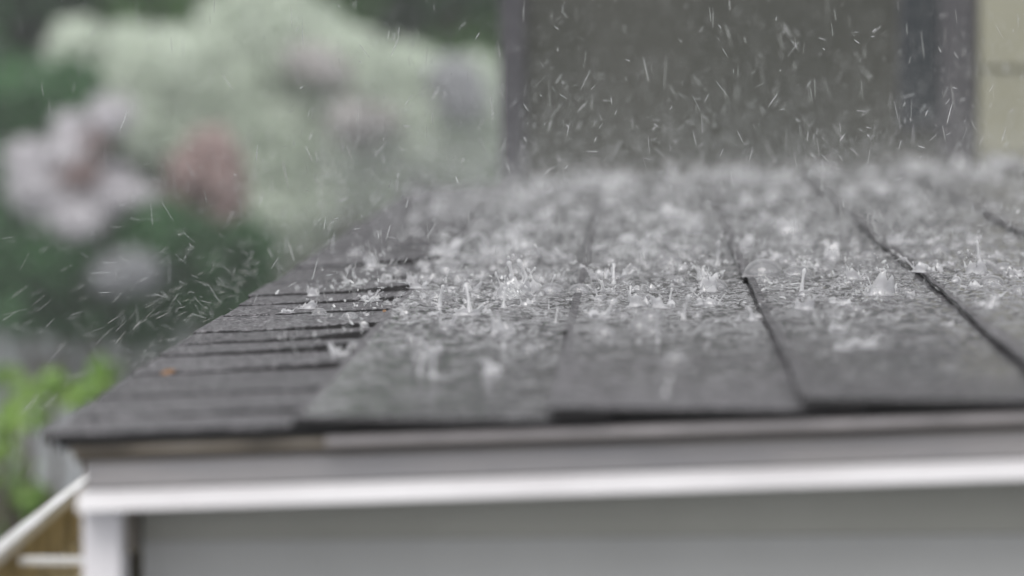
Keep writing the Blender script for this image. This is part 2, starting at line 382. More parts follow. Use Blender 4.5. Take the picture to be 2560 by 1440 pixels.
# gutter along the eave
zr = at(190, 1226, 2.91).z; xg = at(190, 1226, 2.91).x
gut = MB().extrude([(xg, zr), (xg - 0.004, zr - 0.004), (xg - 0.004, zr - 0.035), (xg + 0.012, zr - 0.062), (xg + 0.085, zr - 0.062), (xg + 0.085, zr + 0.004),
                    (xg + 0.083, zr + 0.004), (xg + 0.083, zr - 0.060), (xg + 0.013, zr - 0.060), (xg - 0.002, zr - 0.034), (xg - 0.002, zr - 0.005), (xg + 0.001, zr - 0.002)],
                   lambda t, q, r: (q, t, r), 2.44, Y1 - 0.03).build('gutter', M['gutter_in'], shed)
MB().extrude([(xg - 0.0055, zr + 0.003), (xg - 0.0055, zr - 0.007), (xg + 0.0045, zr - 0.005), (xg + 0.0045, zr + 0.003)], lambda t, q, r: (q, t, r), 2.44, Y1 - 0.03).build('gutter_rim', M['gutter'], gut, bevel=0.001)
for yy in (2.60, 3.3, 4.0, 4.7, 5.4, 6.1):
    MB().box(xg + 0.005, xg + 0.0825, yy, yy + 0.014, zr - 0.0135, zr - 0.009).build('hanger_strap', M['gutter'], gut, bevel=0.0006)
MB().box(xg - 0.001, xg + 0.082, 2.45, Y1 - 0.05, zr - 0.0595, zr - 0.050).build('silt', M['gutter_in'], gut)

# ------------------------------------------------------------------ neighbouring house
HY = 6.95
hx0 = at(1250, 200, HY).x; hx1 = at(2452, 200, HY - 0.18).x
house = empty('brown_house', (hx0 + 0.4, HY + 2, 0))
tag(house, 'dark brown house wall rising behind the wet roof, beside beige siding', 'house')
hw = MB().box(hx0 + 0.012, hx1 + 3.2, HY, HY + 5, 0, 2.3).build('wall', M['brown'], house)
MB().box(hx0, at(1312, 200, HY).x, HY - 0.022, HY + 0.05, 0, 2.299).build('corner_board', M['board_dark'], house)
wx0, wx1 = at(2244, 100, HY).x, at(2350, 100, HY).x
win = MB().box(wx0, wx1, HY - 0.012, HY - 0.0005, 1.45, 2.1).build('window', M['trim_grey'], house)
MB().box(wx0 + 0.004, wx1 - 0.004, HY - 0.016, HY - 0.0125, 1.46, 2.09).build('pane', M['pane'], win)
MB().box(wx1 + 0.001, at(2436, 100, HY).x, HY - 0.03, HY - 0.0005, 0.9, 2.298).build('window_trim', M['trim_grey'], house)
rfh = MB().hexa([(hx0 - 0.35, HY - 0.1, 2.31), (hx1 + 3.5, HY - 0.1, 2.31), (hx1 + 3.5, HY + 5.4, 2.31), (hx0 - 0.35, HY + 5.4, 2.31),
                 (hx0 - 0.35, HY + 2.6, 2.55), (hx1 + 3.5, HY + 2.6, 2.55), (hx1 + 3.5, HY + 2.7, 2.55), (hx0 - 0.35, HY + 2.7, 2.55)]).build('roof', M['houseroof'], house)
wing = empty('beige_house', (hx1 + 1, HY - 0.1, 0))
tag(wing, 'beige house wall with horizontal lap siding at the edge of the photo', 'house')
bw = MB().box(hx1 + 0.006, hx1 + 2.8, HY - 0.16, HY - 0.032, 0, 2.28).build('wall', M['beige'], wing)
for i in range(22):
    a, b = 0.045 + 0.137 * i, 0.045 + 0.137 * (i + 1) - 0.001
    if b > 2.27: break
    yb, yt = HY - 0.173, HY - 0.1645
    MB().hexa([(hx1, yb, a), (hx1 + 2.79, yb, a), (hx1 + 2.79, HY - 0.1605, a), (hx1, HY - 0.1605, a),
               (hx1, yt, b), (hx1 + 2.79, yt, b), (hx1 + 2.79, HY - 0.1605, b), (hx1, HY - 0.1605, b)]).build('siding_board', M['beige'], bw)

# ------------------------------------------------------------------ planting
def leaves(centers, radii, n, size, seed, squash=1.0, flat=0.5):
    """n leaf blades spread through clumps"""
    r = np.random.default_rng(seed)
    ci = r.integers(0, len(centers), n); c = np.asarray(centers)[ci]; rad = np.asarray(radii)[ci][:, None]
    d = r.normal(size=(n, 3)); d /= np.linalg.norm(d, axis=1, keepdims=True)
    p = c + d * rad * (r.random((n, 1)) ** 0.45) * np.array([1, 1, squash])
    nrm = d + r.normal(size=(n, 3)) * 0.6 + np.array([0, 0, flat]); nrm /= np.linalg.norm(nrm, axis=1, keepdims=True)
    a = np.cross(nrm, r.normal(size=(n, 3))); a /= np.linalg.norm(a, axis=1, keepdims=True)
    b = np.cross(nrm, a)
    s = size * (0.6 + 0.8 * r.random((n, 1)))
    v = np.stack([p - a * s, p - b * s * 0.5 + nrm * s * 0.12, p + a * s, p + b * s * 0.5 + nrm * s * 0.12], 1).reshape(-1, 3)
    f = np.arange(4 * n).reshape(-1, 4)
    return v, f

def limb(mb, a, b, r0, r1, seed, n=6):
    r = random.Random(seed); a, b = Vector(a), Vector(b); pts = []; rad = []
    for i in range(n):
        t = i / (n - 1); j = (b - a).length * 0.05 * math.sin(math.pi * t)
        pts.append(a.lerp(b, t) + Vector((r.uniform(-j, j), r.uniform(-j, j), 0))); rad.append(r0 + (r1 - r0) * t)
    mb.tube(pts, rad, 7)

def tree(name, label, x, y, h, cr, material, seed, low=0.3, n=16000, leaf=0.055):
    r = random.Random(seed); root = empty(name, (x, y, 0)); tag(root, label, 'tree', 'trees behind the garden')
    mb = MB(); limb(mb, (x, y, 0), (x + r.uniform(-.2, .2), y, h * 0.75), 0.13, 0.05, seed, 8)
    cs, rs = [], []
    for i in range(34):
        zz = h * r.uniform(low, 1.0); an = r.uniform(0, 6.28); q = cr * math.sqrt(max(0.1, 1 - ((zz / h - 0.55) / 0.55) ** 2)) * r.uniform(0.25, 0.95)
        c = (x + q * math.cos(an), y + q * math.sin(an), zz); cs.append(c); rs.append(cr * r.uniform(0.22, 0.4))
        if i % 2 == 0: limb(mb, (x, y, max(0.3, zz - q * 0.6)), c, 0.035, 0.008, seed + i)
    mb.build('trunk', M['bark'], root)
    v, f = leaves(cs, rs, n, leaf, seed)
    link('crown', np_mesh('crown', v, f), M[material], root)
    return root

TY = 25.0
def X(px, Y): return at(px, 90, Y).x
tree('broadleaf_tree', 'dark green tree filling the upper left corner behind the white flowers', X(-150, TY), TY, 4.0, 2.0, 'leaf_dark', 1, 0.06, 30000, 0.08)
tree('broadleaf_tree', 'brighter green tree at the top, left of the pale shrub', X(480, TY + .6), TY + .6, 3.7, 1.1, 'leaf_mid', 2, 0.1, 12000)
tree('broadleaf_tree', 'dark tree behind the pale sage shrub', X(800, TY + 3), TY + 3, 4.2, 2.2, 'leaf_dark', 3, 0.06, 30000, 0.08)
tree('broadleaf_tree', 'green tree at the top beside the brown house corner', X(1120, TY + 1), TY + 1, 3.8, 1.5, 'leaf_mid', 4, 0.1, 14000)
tree('broadleaf_tree', 'dark tree at the left edge above the lime shrub', X(-900, TY - 1), TY - 1, 4.0, 2.2, 'leaf_dark', 5, 0.05, 30000, 0.08)

tree('broadleaf_tree', 'deep green tree between the pale shrub and the brown house', X(1000, TY + 2.4), TY + 2.4, 4.1, 1.7, 'leaf_dark', 6, 0.06, 26000, 0.08)

# flower heads: balls of small petals
def head_mesh(name, seed, material, rad=1.0):
    r = np.random.default_rng(seed); n = 420
    d = r.normal(size=(n, 3)); d /= np.linalg.norm(d, axis=1, keepdims=True)
    p = d * rad * (0.30 + 1.0 * r.random((n, 1)) ** 0.9) * np.array([1.1, 1, 0.9])
    nrm = d + r.normal(size=(n, 3)) * 0.25; nrm /= np.linalg.norm(nrm, axis=1, keepdims=True)
    a = np.cross(nrm, r.normal(size=(n, 3))); a /= np.linalg.norm(a, axis=1, keepdims=True); b = np.cross(nrm, a)
    s = rad * 0.2 * (0.7 + 0.6 * r.random((n, 1)))
    v = np.stack([p - a * s, p - b * s * 0.8, p + a * s, p + b * s * 0.8], 1).reshape(-1, 3)
    m = np_mesh(name, v, np.arange(4 * n).reshape(-1, 4)); m.materials.append(material)
    return m
HEADS = {c: [head_mesh('flower_head', 40 + 5 * i + j, M['fl_' + c]) for j in range(2)] for i, c in enumerate(('white', 'pink', 'lavender', 'sage', 'cream'))}

def flowering(name, label, px, Y, base_w, clumps, heads, leafmat, seed, nleaf, leafsize, cat='shrub', spread=1.0, flat=0.5, deep_=1.0):
    """clumps / heads: (px, py, radius px[, colour]) given as seen, standing at depth Y with their own spread in depth"""
    r = random.Random(seed); x0 = X(px, Y); root = empty(name, (x0, Y, 0)); tag(root, label, cat)
    k = Y / FPX; cs, rs = [], []
    mb = MB()
    for (cx, cy, cr) in clumps:
        p = at(cx, cy, Y + r.uniform(-0.35, 0.45) * deep_); cs.append(tuple(p)); rs.append(cr * k * spread)
        limb(mb, (x0 + r.uniform(-base_w, base_w), Y + r.uniform(-.1, .1), 0), p, 0.018, 0.005, seed + int(cx))
    mb.build('stem', M['bark'], root)
    v, f = leaves(cs, rs, nleaf, leafsize, seed, 1.0, flat)
    link('foliage', np_mesh('foliage', v, f), M[leafmat], root)
    for (hx, hy, hr, c) in heads:
      for _ in range(2):
        cx, cy, cr = hx + r.uniform(-.6, .6) * hr, hy + r.uniform(-.5, .5) * hr, hr * r.uniform(0.6, 1.0)
        p = at(cx, cy, Y - 0.35 + r.uniform(-0.15, 0.1))
        o = link('flower_head', HEADS[c][r.randrange(2)], None, root, loc=Vector(p) - Vector((x0, Y, 0)))
        o.scale = (cr * k * r.uniform(1.0, 1.35), cr * k * r.uniform(1.0, 1.35), cr * k * r.uniform(0.9, 1.2)); o.rotation_euler = (r.uniform(-.5, .5), r.uniform(-.5, .5), r.uniform(0, 6))
    return root

GY = 21.0
poly = [(170, 120), (330, 105), (500, 140), (560, 30), (640, -10), (730, 0), (800, 110), (990, 180), (1090, 150), (1235, 170), (1235, 420), (1030, 440), (760, 620), (690, 640), (590, 560), (440, 430), (400, 330), (260, 260)]
def inside(x, y):
    c = False
    for a in range(len(poly)):
        (x1, y1), (x2, y2) = poly[a], poly[a - 1]
        if (y1 > y) != (y2 > y) and x < (x2 - x1) * (y - y1) / (y2 - y1) + x1: c = not c
    return c
pale_clumps = [(x + rng.uniform(-25, 25), y + rng.uniform(-25, 25), rng.uniform(65, 110)) for x in range(150, 1260, 52) for y in range(0, 660, 50) if inside(x, y)]
flowering('hydrangea_shrub', 'large pale sage green shrub with faded flower heads beside the brown house', 760, GY, 0.5, pale_clumps,
          [(1150, 200, 60, 'lavender'), (1175, 235, 55, 'lavender'), (870, 285, 60, 'cream'), (930, 300, 55, 'cream'), (790, 150, 55, 'cream'), (820, 190, 40, 'cream'),
           ],
          'leaf_sage', 21, 90000, 0.04, flat=0.2, deep_=0.25)
flowering('hydrangea_shrub', 'shrub with rosy pink flower heads in front of the pale sage shrub', 520, GY - 0.9, 0.3, [(520, 620, 130), (480, 540, 80), (600, 640, 100), (450, 700, 120), (560, 720, 120)],
          [(490, 385, 60, 'pink'), (545, 395, 60, 'pink'), (500, 450, 60, 'pink'), (545, 480, 50, 'pink'), (470, 420, 45, 'pink'), (570, 530, 35, 'pink')], 'leaf_dark', 22, 3000, 0.05)
flowering('hydrangea_shrub', 'shrub with big white flower heads around one pink head at the left', 220, GY - 1.2, 0.3,
          [(60, 250, 110), (150, 620, 120), (60, 560, 110), (260, 620, 110), (380, 580, 90), (200, 730, 130), (60, 720, 130), (350, 750, 130), (20, 420, 80), (180, 230, 80)],
          [(80, 420, 55, 'white'), (130, 405, 50, 'white'), (110, 470, 60, 'white'), (170, 500, 60, 'white'), (230, 490, 60, 'white'), (180, 555, 50, 'white'), (300, 455, 55, 'white'), (350, 480, 50, 'white'),
           (290, 500, 45, 'white'), (185, 300, 40, 'white'), (275, 305, 42, 'white'), (150, 540, 45, 'white'), (220, 545, 40, 'white'),
           (205, 370, 45, 'pink'), (215, 420, 48, 'pink'), (335, 620, 45, 'lavender'), (320, 670, 50, 'lavender'), (270, 690, 45, 'lavender'), (360, 590, 35, 'lavender')],
          'leaf_dark', 23, 7000, 0.05)
flowering('lime_shrub', 'bright lime green shrub below the roof corner at the left', 60, 9.0, 0.12,
          [(50, 985, 36), (15, 945, 22), (125, 965, 22), (265, 955, 30), (210, 995, 24), (15, 1065, 32), (10, 1120, 22), (95, 1045, 18), (35, 1225, 44), (105, 1255, 30), (20, 1300, 44), (60, 1180, 18)],
          [], 'leaf_lime', 24, 170, 0.036, spread=1.5)
flowering('low_shrub', 'low dark green shrub under the eave behind the lime shrub', 60, 10.5, 0.2,
          [(60, 1340, 70), (150, 1330, 60), (0, 1390, 80), (100, 1420, 80), (-80, 1350, 80)], [], 'leaf_mid', 25, 2000, 0.03)

# ------------------------------------------------------------------ water on the roof
def wtop(u, k): return (10.2 - 6.6 * (u - EXPO * k) / EXPO) * mm
impacts = []
for i in range(1500):
    u = rng.uniform(EXPO * 0.2, EXPO * 7.5); v = rng.uniform(2.5, 6.4)
    impacts.append((u, v, rng.uniform(2, 24) * mm, rng.uniform(0.25, 0.9) * mm))
film_v, film_f = [], []; base = 0
DX, DY = 0.0024, 0.0036
vv = np.arange(Y0 + 0.012, Y1 - 0.01, DY)
noise_ph = nr.random((40, 4))
for k in range(1, 7):
    uu = np.arange(EXPO * k + 5 * mm, EXPO * (k + 1) - 1.0 * mm, DX)
    U, V = np.meshgrid(uu, vv)
    Hh = np.zeros_like(U)
    for (iu, iv, rr, am) in impacts:
        if abs(iu - EXPO * (k + 0.5)) > EXPO * 0.5 + 0.05: continue
        j0, j1 = np.searchsorted(vv, [iv - 0.05, iv + 0.05])
        r_ = np.sqrt((U[j0:j1] - iu) ** 2 + (V[j0:j1] - iv) ** 2)
        Hh[j0:j1] += am * np.exp(-((r_ - rr) / 0.007) ** 2) * np.cos((r_ - rr) * 2 * math.pi / 0.009)
    chop = np.zeros_like(U)
    for a, b, c, d in noise_ph:
        wl = 0.006 + 0.020 * a; an = b * 6.28
        chop += np.sin((U * math.cos(an) + V * math.sin(an)) * 2 * math.pi / wl + c * 6.28) * (0.3 + d) * wl
    chop *= 0.00020 / 0.012
    act = np.clip((V - 2.5) / 0.8, 0.32, 1.0)
    depth = 0.9 * mm * (0.35 + 0.65 * np.clip((V - 2.42) / 0.5, 0, 1))
    edge = np.clip((U - EXPO * k) / 0.012, 0, 1)
    H = wtop(U, k) + depth * edge - 0.2 * mm + (Hh + chop * 0.8) * act
    Xw = P0.x + U * CT - H * ST; Zw = P0.z + U * ST + H * CT
    v = np.stack([Xw, V, Zw], -1).reshape(-1, 3); ny, nx = U.shape
    idx = np.arange(nx * ny).reshape(ny, nx) + base
    f = np.stack([idx[:-1, :-1], idx[:-1, 1:], idx[1:, 1:], idx[1:, :-1]], -1).reshape(-1, 4)
    film_v.append(v); film_f.append(f); base += nx * ny
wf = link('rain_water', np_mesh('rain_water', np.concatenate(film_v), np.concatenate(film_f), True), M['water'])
tag(wf, 'rippled sheet of rain water lying on the dark shingles', 'water', kind='stuff')

def roof_z(u):
    if u < EXPO: return 5.0 * mm
    k = int(u / EXPO); return wtop(u, k) + 0.6 * mm

# splash shapes, each a few variants
def crown_mesh(seed):
    r = random.Random(seed); n = 22; mb = MB()
    H = r.uniform(0.5, 1.2); lean = (r.uniform(-.4, .4), r.uniform(-.4, .4))
    ph = [r.uniform(0, 6.28) for _ in range(4)]
    def hgt(a): return max(0.12, 0.55 + 0.35 * math.sin(a + ph[0]) + 0.3 * math.sin(2 * a + ph[1]) + 0.22 * math.sin(5 * a + ph[2]) + 0.16 * math.sin(9 * a + ph[3]))
    prof = ((1.5, 0.0, .06), (1.12, 0.05, .08), (0.98, 0.3, .06), (1.0, 0.65, .035), (1.22, 1.0, .03)); rings = []
    for i, (rr, hh, t) in enumerate(prof):
        for side in (0, 1):
            ring = []
            for k in range(n):
                a = 2 * math.pi * k / n; q = (rr + (t if side == 0 else -t)) * (1 + 0.12 * math.sin(3 * a + ph[1]))
                h = hh * H * (hgt(a) if i > 1 else 1)
                ring.append((q * math.cos(a) + lean[0] * h, q * math.sin(a) + lean[1] * h, h))
            rings.append(ring)
    order = [0, 2, 4, 6, 8, 9, 7, 5, 3, 1]
    vs = [p for o in order for p in rings[o]]; fs = []
    for i in range(len(order) - 1):
        for k in range(n):
            fs.append((i * n + k, i * n + (k + 1) % n, (i + 1) * n + (k + 1) % n, (i + 1) * n + k))
    mb.add(vs, fs)
    for _ in range(r.randint(2, 4)):          # fingers thrown off the rim, bending over
        a = r.uniform(0, 6.28); h0 = H * hgt(a) * 0.9; L = r.uniform(0.4, 1.3); sp = r.uniform(.4, 1.3); rd = r.uniform(.035, .07)
        p0 = Vector((1.15 * math.cos(a) + lean[0] * h0, 1.15 * math.sin(a) + lean[1] * h0, h0)); o = Vector((math.cos(a), math.sin(a), 0))
        P = [p0 + (o * sp * t + Vector((0, 0, 1)) * (t - 0.35 * t * t)) * L for t in (0, .25, .5, .75, .9, 1.0)]
        mb.tube(P, [rd * 1.5, rd, rd * .8, rd * .9, rd * 1.9, rd * .6], 6)
    for _ in range(r.randint(4, 9)):          # loose beads
        a = r.uniform(0, 6.28); q = r.uniform(.3, 2.2); c = Vector((q * math.cos(a), q * math.sin(a), r.uniform(.2, 2.0) * H)); sz = r.uniform(.04, .11)
        mb.tube([c + Vector((0, 0, sz * e)) for e in (-1, -.6, 0, .6, 1)], [sz * .3, sz * .8, sz, sz * .8, sz * .3], 6)
    return mb.mesh('water_splash', True)
def jet_mesh(seed):
    r = random.Random(seed); mb = MB(); lx, ly = r.uniform(-.9, .9), r.uniform(-.9, .9); n = 9; pts = []; rad = []
    prof = [(0, .42), (.05, .22), (.15, .13), (.35, .09), (.55, .075), (.72, .07), (.82, .11), (.9, .13), (.97, .05)]
    for t, q in prof:
        pts.append((lx * t * t * .5, ly * t * t * .5, t)); rad.append(q * r.uniform(.75, 1.3) * .75)
    mb.tube(pts, rad, 8)
    for _ in range(r.randint(1, 3)):
        c = Vector((lx * .5 + r.uniform(-.15, .15), ly * .5 + r.uniform(-.15, .15), r.uniform(1.05, 1.35))); s = r.uniform(.03, .06)
        mb.tube([c - Vector((0, 0, s)), c - Vector((0, 0, s * .6)), c, c + Vector((0, 0, s * .6)), c + Vector((0, 0, s))], [s * .3, s * .8, s, s * .8, s * .3], 6)
    return mb.mesh('water_jet', True)
def bubble_mesh(seed):
    r = random.Random(seed); n = 20; mb = MB(); rings = []; m_ = 9; hz = r.uniform(.6, .85)
    vs = []; fs = []
    vs += [(1.25 * math.cos(2 * math.pi * k / n), 1.25 * math.sin(2 * math.pi * k / n), 0.0) for k in range(n)]
    for i in range(m_):
        t = (i / m_) * math.pi / 2
        for k in range(n):
            a = 2 * math.pi * k / n
            vs.append((math.cos(t) * math.cos(a), math.cos(t) * math.sin(a), 0.05 + hz * math.sin(t)))
    vs.append((0, 0, 0.05 + hz))
    for i in range(m_):
        for k in range(n): fs.append((i * n + k, i * n + (k + 1) % n, (i + 1) * n + (k + 1) % n, (i + 1) * n + k))
    for k in range(n): fs.append((m_ * n + k, m_ * n + (k + 1) % n, (m_ + 1) * n))
    return mb.add(vs, fs).mesh('water_bubble', True)
CROWNS = [crown_mesh(100 + i) for i in range(6)]; JETS = [jet_mesh(200 + i) for i in range(6)]; BUBS = [bubble_mesh(300 + i) for i in range(3)]
for m_ in CROWNS + JETS: m_.materials.append(M['splash'])
for m_ in BUBS: m_.materials.append(M['bubble'])

PUT = []
def put(name, mesh, u, v, s, label, cat, group, sz=None):
    x, y, z = rf(u, v, roof_z(u))
    o = bpy.data.objects.new(name, mesh); COL.objects.link(o); o.location = (x, y, z)
    o.scale = (s, s, sz or s); o.rotation_euler = (0, 0, rng.uniform(0, 6.28))
    PUT.append((label, int(u / EXPO), v, o))
    return tag(o, None, cat, group)
ORD = 'first second third fourth fifth sixth seventh eighth ninth tenth eleventh twelfth thirteenth fourteenth fifteenth sixteenth seventeenth eighteenth nineteenth'.split()
TENS = {20: 'twent', 30: 'thirt', 40: 'fort', 50: 'fift', 60: 'sixt', 70: 'sevent', 80: 'eight', 90: 'ninet'}
def ordinal(n):
    if n < 20: return ORD[n - 1]
    return TENS[n // 10 * 10] + ('ieth' if n % 10 == 0 else 'y-' + ORD[n % 10 - 1])
def label_put():
    cnt = {}
    for label, k, v, o in sorted(PUT, key=lambda t: (t[0], t[1], t[2])):
        n = cnt[(label, k)] = cnt.get((label, k), 0) + 1
        where = 'eave course' if k == 0 else ORD[k] + ' course from the eave'
        tag(o, '%s, %s from the front, on the %s' % (label, ordinal(n), where))
def uv_of(px, py):                  # roof point under a pixel
    d = _rot @ Vector(((px - 1280) / FPX, -(py - 720) / FPX, -1)); nrm = Vector((-ST, 0, CT)); o = Vector(P0) + nrm * 0.007
    t = (o - cam.location).dot(nrm) / d.dot(nrm); p = cam.location + d * t
    return ((p.x - P0.x) / CT, p.y)
L_B = 'clear rain bubble'
L_C = 'ragged water splash'
L_J = 'thin upright water jet'
# bubbles and splashes that stand out in the focused band
for px, py, s in ((1120, 690, 13), (1150, 705, 12), (1680, 668, 13), (1910, 700, 17), (1995, 700, 14), (1790, 722, 11), (1380, 730, 12), (1450, 742, 9), (2020, 615, 10), (2350, 640, 10), (2480, 720, 11), (2310, 655, 9), (800, 780, 6), (1690, 905, 9), (1060, 905, 9)):
    u, v = uv_of(px, py); put('water_bubble', BUBS[rng.randrange(3)], u, v, s * mm, L_B, 'bubble', 'bubbles on the roof')
for px, py, s, q in ((1050, 730, 8, 11), (1290, 735, 12, 26), (1345, 730, 11, 22), (1270, 745, 9, 14), (1500, 705, 9, 13), (1540, 705, 9, 15), (770, 765, 7, 6), (720, 775, 5, 5), (1110, 645, 15, 16), (1240, 640, 14, 17), (930, 745, 8, 9), (2200, 735, 12, 16), (2310, 690, 10, 14),
                     (2100, 760, 9, 9), (1600, 770, 9, 10), (1170, 790, 11, 9), (1660, 770, 9, 8), (2440, 690, 10, 12), (1900, 790, 10, 9), (1085, 880, 6, 9), (1235, 930, 6, 10), (2160, 870, 11, 9), (2110, 880, 6, 6)):
    u, v = uv_of(px, py); put('water_splash', CROWNS[rng.randrange(6)], u, v, s * mm * 0.8, L_C, 'splash', 'splash crowns on the roof', q * mm * 0.8)
for px, py, h in ((1175, 790, 34), (1100, 775, 26), (1320, 720, 36), (1285, 730, 38), (1575, 760, 18), (1675, 765, 20), (1710, 800, 28), (2005, 745, 30), (1535, 720, 26), (1610, 650, 34), (1795, 660, 34), (2195, 730, 26), (2450, 665, 30), (1050, 940, 18), (1085, 945, 24), (1665, 990, 16), (1260, 770, 24), (1390, 800, 16)):
    u, v = uv_of(px, py); put('water_jet', JETS[rng.randrange(6)], u, v, h * mm * 0.6, L_J, 'splash', 'water jets on the roof', h * mm * 0.72)
# the rest spread over the roof, denser up the slope and into the distance
nC = nJ = nB = 0
for _ in range(420):
    v = rng.choice((rng.uniform(2.9, 4.2), rng.uniform(3.4, 6.3), rng.uniform(4.2, 6.35))); u = rng.uniform(EXPO * 0.15, 0.93) if rng.random() < 0.8 else rng.gauss(EXPO * 1.6, 0.05)
    if u < EXPO and rng.random() < 0.55: continue
    if u > EXPO * 1.5 and (u % EXPO < 0.010 or u % EXPO > EXPO - 0.018): continue
    t = rng.random()
    if t < 0.42: put('water_splash', CROWNS[rng.randrange(6)], u, v, rng.uniform(4, 9) * mm * (0.75 + 0.16 * (v - 2.5)), L_C, 'splash', 'splash crowns on the roof', rng.uniform(4, 11) * mm * (0.75 + 0.16 * (v - 2.5)))
    elif t < 0.54: h = rng.uniform(6, 16) * mm; put('water_jet', JETS[rng.randrange(6)], u, v, h * 0.6, L_J, 'splash', 'water jets on the roof', h)
    else: put('water_bubble', BUBS[rng.randrange(3)], u, v, rng.uniform(5, 11) * mm * (0.8 + 0.14 * (v - 2.5)), L_B, 'bubble', 'bubbles on the roof')

for _ in range(30):                 # splashes standing up along the far edge
    put('water_splash', CROWNS[rng.randrange(6)], rng.uniform(0.12, 0.93), rng.uniform(6.0, 6.38), rng.uniform(8, 15) * mm, L_C, 'splash', 'splash crowns on the roof', rng.uniform(8, 20) * mm)
label_put()

# ------------------------------------------------------------------ rain and spray in the air
def spindles(pos, dirs, length, rad, sides=5):
    """slender drops: pointed at the tail, rounder at the head"""
    n = len(pos); prof = ((0.0, 0.15), (0.18, 0.7), (0.6, 1.0), (0.88, 0.8), (1.0, 0.2))
    d = dirs / np.linalg.norm(dirs, axis=1, keepdims=True)
    a = np.cross(d, np.array([0.3, 0.9, 0.2])); a /= np.linalg.norm(a, axis=1, keepdims=True); b = np.cross(d, a)
    L = length[:, None]; rd = rad[:, None]; rings = []
    for t, q in prof:
        c = pos + d * L * (t - 0.5)
        for k in range(sides):
            an = 2 * math.pi * k / sides; rings.append(c + (a * math.cos(an) + b * math.sin(an)) * rd * q)
    m_ = len(rings); v = np.stack(rings, 1).reshape(-1, 3)
    pat = []
    for i in range(len(prof) - 1):
        for k in range(sides): pat.append((i * sides + k, i * sides + (k + 1) % sides, (i + 1) * sides + (k + 1) % sides, (i + 1) * sides + k))
    pat = np.array(pat); f = (pat[None] + (np.arange(n) * m_)[:, None, None]).reshape(-1, 4)
    return v, f
def roof_plane_z(x): return P0.z + (x - P0.x) * ST / CT
def in_air(n, ylo, yhi, zscale, zmax, xl=-0.75, xr_=0.75):
    y = nr.uniform(ylo, yhi, n); k = y / 4.5
    x = nr.uniform(xl, xr_, n) * np.maximum(k, 0.7)
    if zscale: h = np.minimum(nr.exponential(zscale, n), zmax)
    else: h = nr.uniform(0, zmax, n)
    z = roof_plane_z(np.maximum(x, P0.x)) + 0.01 + h
    return np.stack([x, y, z], 1), h
V, F = [], []; off = 0
def addsp(v, f):
    global off
    V.append(v); F.append(f + off); off += len(v)
# falling rain
p, h = in_air(700, 2.9, 6.8, None, 0.34)
d = np.stack([nr.normal(0.04, 0.06, len(p)), nr.normal(0, 0.05, len(p)), -np.ones(len(p))], 1)
addsp(*spindles(p, d, nr.uniform(0.006, 0.024, len(p)), nr.uniform(0.08, 0.22, len(p)) * mm))
# droplets thrown up from the roof, each on its own parabola
def thrown(n, p, v, t):
    g = np.array([0, 0, -9.81]); return p + v * t[:, None] + 0.5 * g * (t ** 2)[:, None], v + g * t[:, None]
n = 12500; y = nr.uniform(2.7, 6.7, n); x = nr.uniform(P0.x, 0.62, n) * np.maximum(y / 4.6, 0.75); x = np.maximum(x, P0.x)
p = np.stack([x, y, roof_plane_z(x) + 0.01], 1)
vz = np.abs(nr.normal(0.9, 0.7, n)) + 0.3; v = np.stack([nr.normal(0, 0.45, n), nr.normal(0, 0.3, n), vz], 1)
p, d = thrown(n, p, v, nr.random(n) * vz * 0.2)
sp_ = np.linalg.norm(d, axis=1)
addsp(*spindles(p, d, np.clip(sp_ * nr.uniform(0.004, 0.012, n), 0.002, 0.02), nr.uniform(0.10, 0.52, n) ** 1.4 * mm))
n = 34; y = nr.uniform(4.2, 6.7, n); x = nr.uniform(-0.3, 0.62, n) * y / 5.0; p = np.stack([np.maximum(x, P0.x), y, roof_plane_z(x) + nr.uniform(0.03, 0.34, n)], 1)
d = np.stack([nr.normal(0, 0.8, n), nr.normal(0, 0.3, n), nr.normal(0, 1, n)], 1)
addsp(*spindles(p, d, nr.uniform(0.008, 0.017, n), nr.uniform(0.5, 1.0, n) * mm))
# spray flung off the eave
n = 520; p = np.stack([np.full(n, P0.x + 0.003) + nr.normal(0, 0.008, n), nr.uniform(2.7, 5.2, n), np.full(n, P0.z + 0.006)], 1)
v = np.stack([-np.abs(nr.normal(0.55, 0.4, n)) - 0.1, nr.normal(0, 0.2, n), np.abs(nr.normal(0.6, 0.5, n))], 1)
p, d = thrown(n, p, v, nr.random(n) * 0.16 + 0.01)
addsp(*spindles(p, d, np.clip(np.linalg.norm(d, axis=1) * nr.uniform(0.006, 0.016, n), 0.003, 0.022), nr.uniform(0.08, 0.19, n) * mm))
ra = link('rain', np_mesh('rain', np.concatenate(V), np.concatenate(F), True), M['rain'])
tag(ra, 'raindrops and flung droplets in the air over the roof', 'rain', kind='stuff')

# fine round droplets close above the shingles
V, F = [], []; off = 0
p, h = in_air(24000, 4.6, 6.9, 0.07, 0.30, -0.34, 0.72)
addsp(*spindles(p, nr.normal(size=p.shape), nr.uniform(0.0012, 0.003, len(p)), nr.uniform(0.25, 0.7, len(p)) * mm))
ps = []                              # bursts round single impacts
for _ in range(300):
    u = rng.uniform(EXPO * 0.5, 0.95); v_ = rng.choice((rng.uniform(3.0, 6.3), rng.uniform(4.0, 6.35))); c = rf(u, v_, roof_z(u)); m_ = rng.randint(8, 34); R_ = rng.uniform(0.006, 0.022)
    q = nr.normal(size=(m_, 3)) * R_; q[:, 2] = np.abs(q[:, 2]) * 0.9 + 0.001; ps.append(np.array(c) + q)
p = np.concatenate(ps)
addsp(*spindles(p, nr.normal(size=p.shape), nr.uniform(0.0012, 0.005, len(p)), nr.uniform(0.4, 1.2, len(p)) * mm))
sp = link('spray', np_mesh('spray', np.concatenate(V), np.concatenate(F), True), M['spray'])
